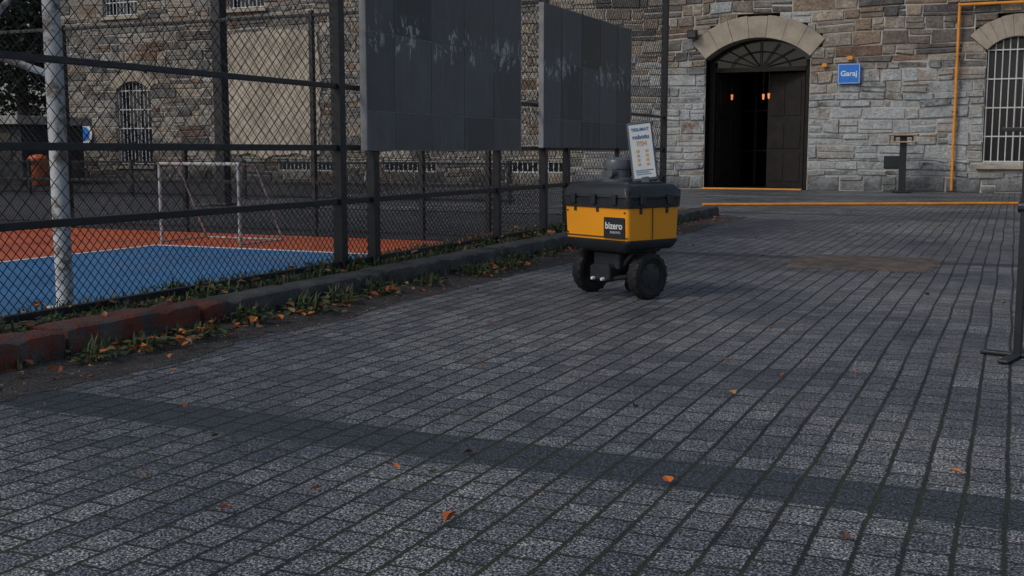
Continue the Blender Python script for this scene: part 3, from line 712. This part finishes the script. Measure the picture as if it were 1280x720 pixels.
# ------------------------------------------------------------------ LEFT BACKGROUND: kiosk, bin, trees
ks=empty("kiosk",(-29.0,25.6,0)); d=MB(); d.box(-2.6,2.6,-1.2,1.2,0,1.75); d.build("walls",[pm("kiosk_wall",(0.03,0.035,0.04),0.8,var=0.3)],ks)
d=MB(); d.box(-2.8,2.8,-1.5,1.4,1.75,2.0); d.build("roof",[pm("kiosk_roof",(0.30,0.30,0.28),0.8)],ks,bevel=0.02)
d=MB(); 
for x in (-1.6,0,1.6): d.box(x-0.6,x+0.6,-1.22,-1.19,0.6,1.5)
d.build("windows",[M_glass],ks)
d=MB(); d.lathe([(0.20,0.0),(0.26,0.1),(0.28,0.72),(0.29,0.74),(0.29,0.78),(0.22,0.86),(0.001,0.9)],20,0); d.cbox((0,-0.27,0.66),(0.26,0.06,0.1),1); o=d.build("waste_bin",[pm("orange_bin",(0.50,0.11,0.03),0.5),M_black],smooth=True); o.location=(-25.45,24.1,0)
M_bark=pm("bark",(0.06,0.048,0.038),0.95,var=0.4,scale=5,bump=0.8,bs=20,bd=0.03)
def tree(x,y,H,rad,n):
    e=empty("tree",(x,y,0)); d=MB(); 
    d.tube((0,0,-0.1),(0.1,0.05,H*0.3),0.26,12,0,True,0.2); d.tube((0.1,0.05,H*0.3),(0.0,0.2,H*0.75),0.2,10,0,True,0.07)
    tips=[]
    for k in range(11):
        a=k*2.4; zz=H*(0.24+0.045*k); l=rad*U(0.55,0.9); p1=(l*math.cos(a),l*math.sin(a),zz+H*U(0.05,0.2)); d.tube((0.07,0.1,zz),p1,0.08,8,0,True,0.02); tips.append(p1)
    d.build("trunk",[M_bark],e,smooth=True)
    c=MB(); cl=tips+[(random.gauss(0,rad*.45),random.gauss(0,rad*.45),U(H*.35,H)) for _ in range(26)]
    for i in range(n):
        p=random.choice(cl); r=rad*0.28
        q=(p[0]+random.gauss(0,r*.6),p[1]+random.gauss(0,r*.6),p[2]+random.gauss(0,r*.5))
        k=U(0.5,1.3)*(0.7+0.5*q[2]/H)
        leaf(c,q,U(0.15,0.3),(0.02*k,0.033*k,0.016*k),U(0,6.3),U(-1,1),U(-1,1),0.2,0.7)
    c.build("crown",[M_weed],e,usecol=True)
tree(-33.5,31.0,9,3.2,6000); tree(-38,30,10,3.6,5500); tree(-35.5,37,11,4,5000); tree(-44,34,11,4,4000); tree(-40,40,13,5,5000)
hb=MB()
for i in range(9000):
    x=U(-60,-31); leaf(hb,(x,U(33.5,35.5),U(0,1)**0.8*3.2+0.4*mnoise.noise(Vector((x,0,0)))),U(0.15,0.28),sc((0.018,0.028,0.014),U(0.5,1.2)),U(0,6.3),U(-1,1),U(-1,1),0.2,0.7)
hb.build("hedge",[M_weed],usecol=True)
# ------------------------------------------------------------------ LIGHT
w=bpy.data.worlds.new("World"); scene.world=w; w.use_nodes=True; nt=w.node_tree
bg=nt.nodes["Background"]; sk=nt.nodes.new("ShaderNodeTexSky"); sk.sky_type='NISHITA'; sk.sun_disc=False
sk.sun_elevation=math.radians(42); sk.sun_rotation=math.radians(215); sk.air_density=1.0; sk.dust_density=2.5
hs=nt.nodes.new("ShaderNodeHueSaturation"); hs.inputs["Saturation"].default_value=0.8
nt.links.new(sk.outputs[0],hs.inputs["Color"]); nt.links.new(hs.outputs[0],bg.inputs["Color"]); bg.inputs["Strength"].default_value=0.09
sl=bpy.data.lights.new("sun",'SUN'); sl.energy=1.0; sl.angle=math.radians(16); sl.color=(1,0.96,0.90)
so=bpy.data.objects.new("sun",sl); scene.collection.objects.link(so); so.rotation_euler=(math.radians(48),0,math.radians(-35))
scene.view_settings.view_transform='Standard'; scene.view_settings.look='None'; scene.view_settings.exposure=0
# ------------------------------------------------------------------ CAMERA
cam=bpy.data.cameras.new("camera"); co=bpy.data.objects.new("camera",cam); scene.collection.objects.link(co)
co.location=(0,0,1.0); co.rotation_euler=(math.radians(90-6.95),0,math.radians(23.92))
cam.sensor_width=36; cam.lens=1410/1280*36; cam.clip_end=900; cam.clip_start=0.05
scene.camera=co
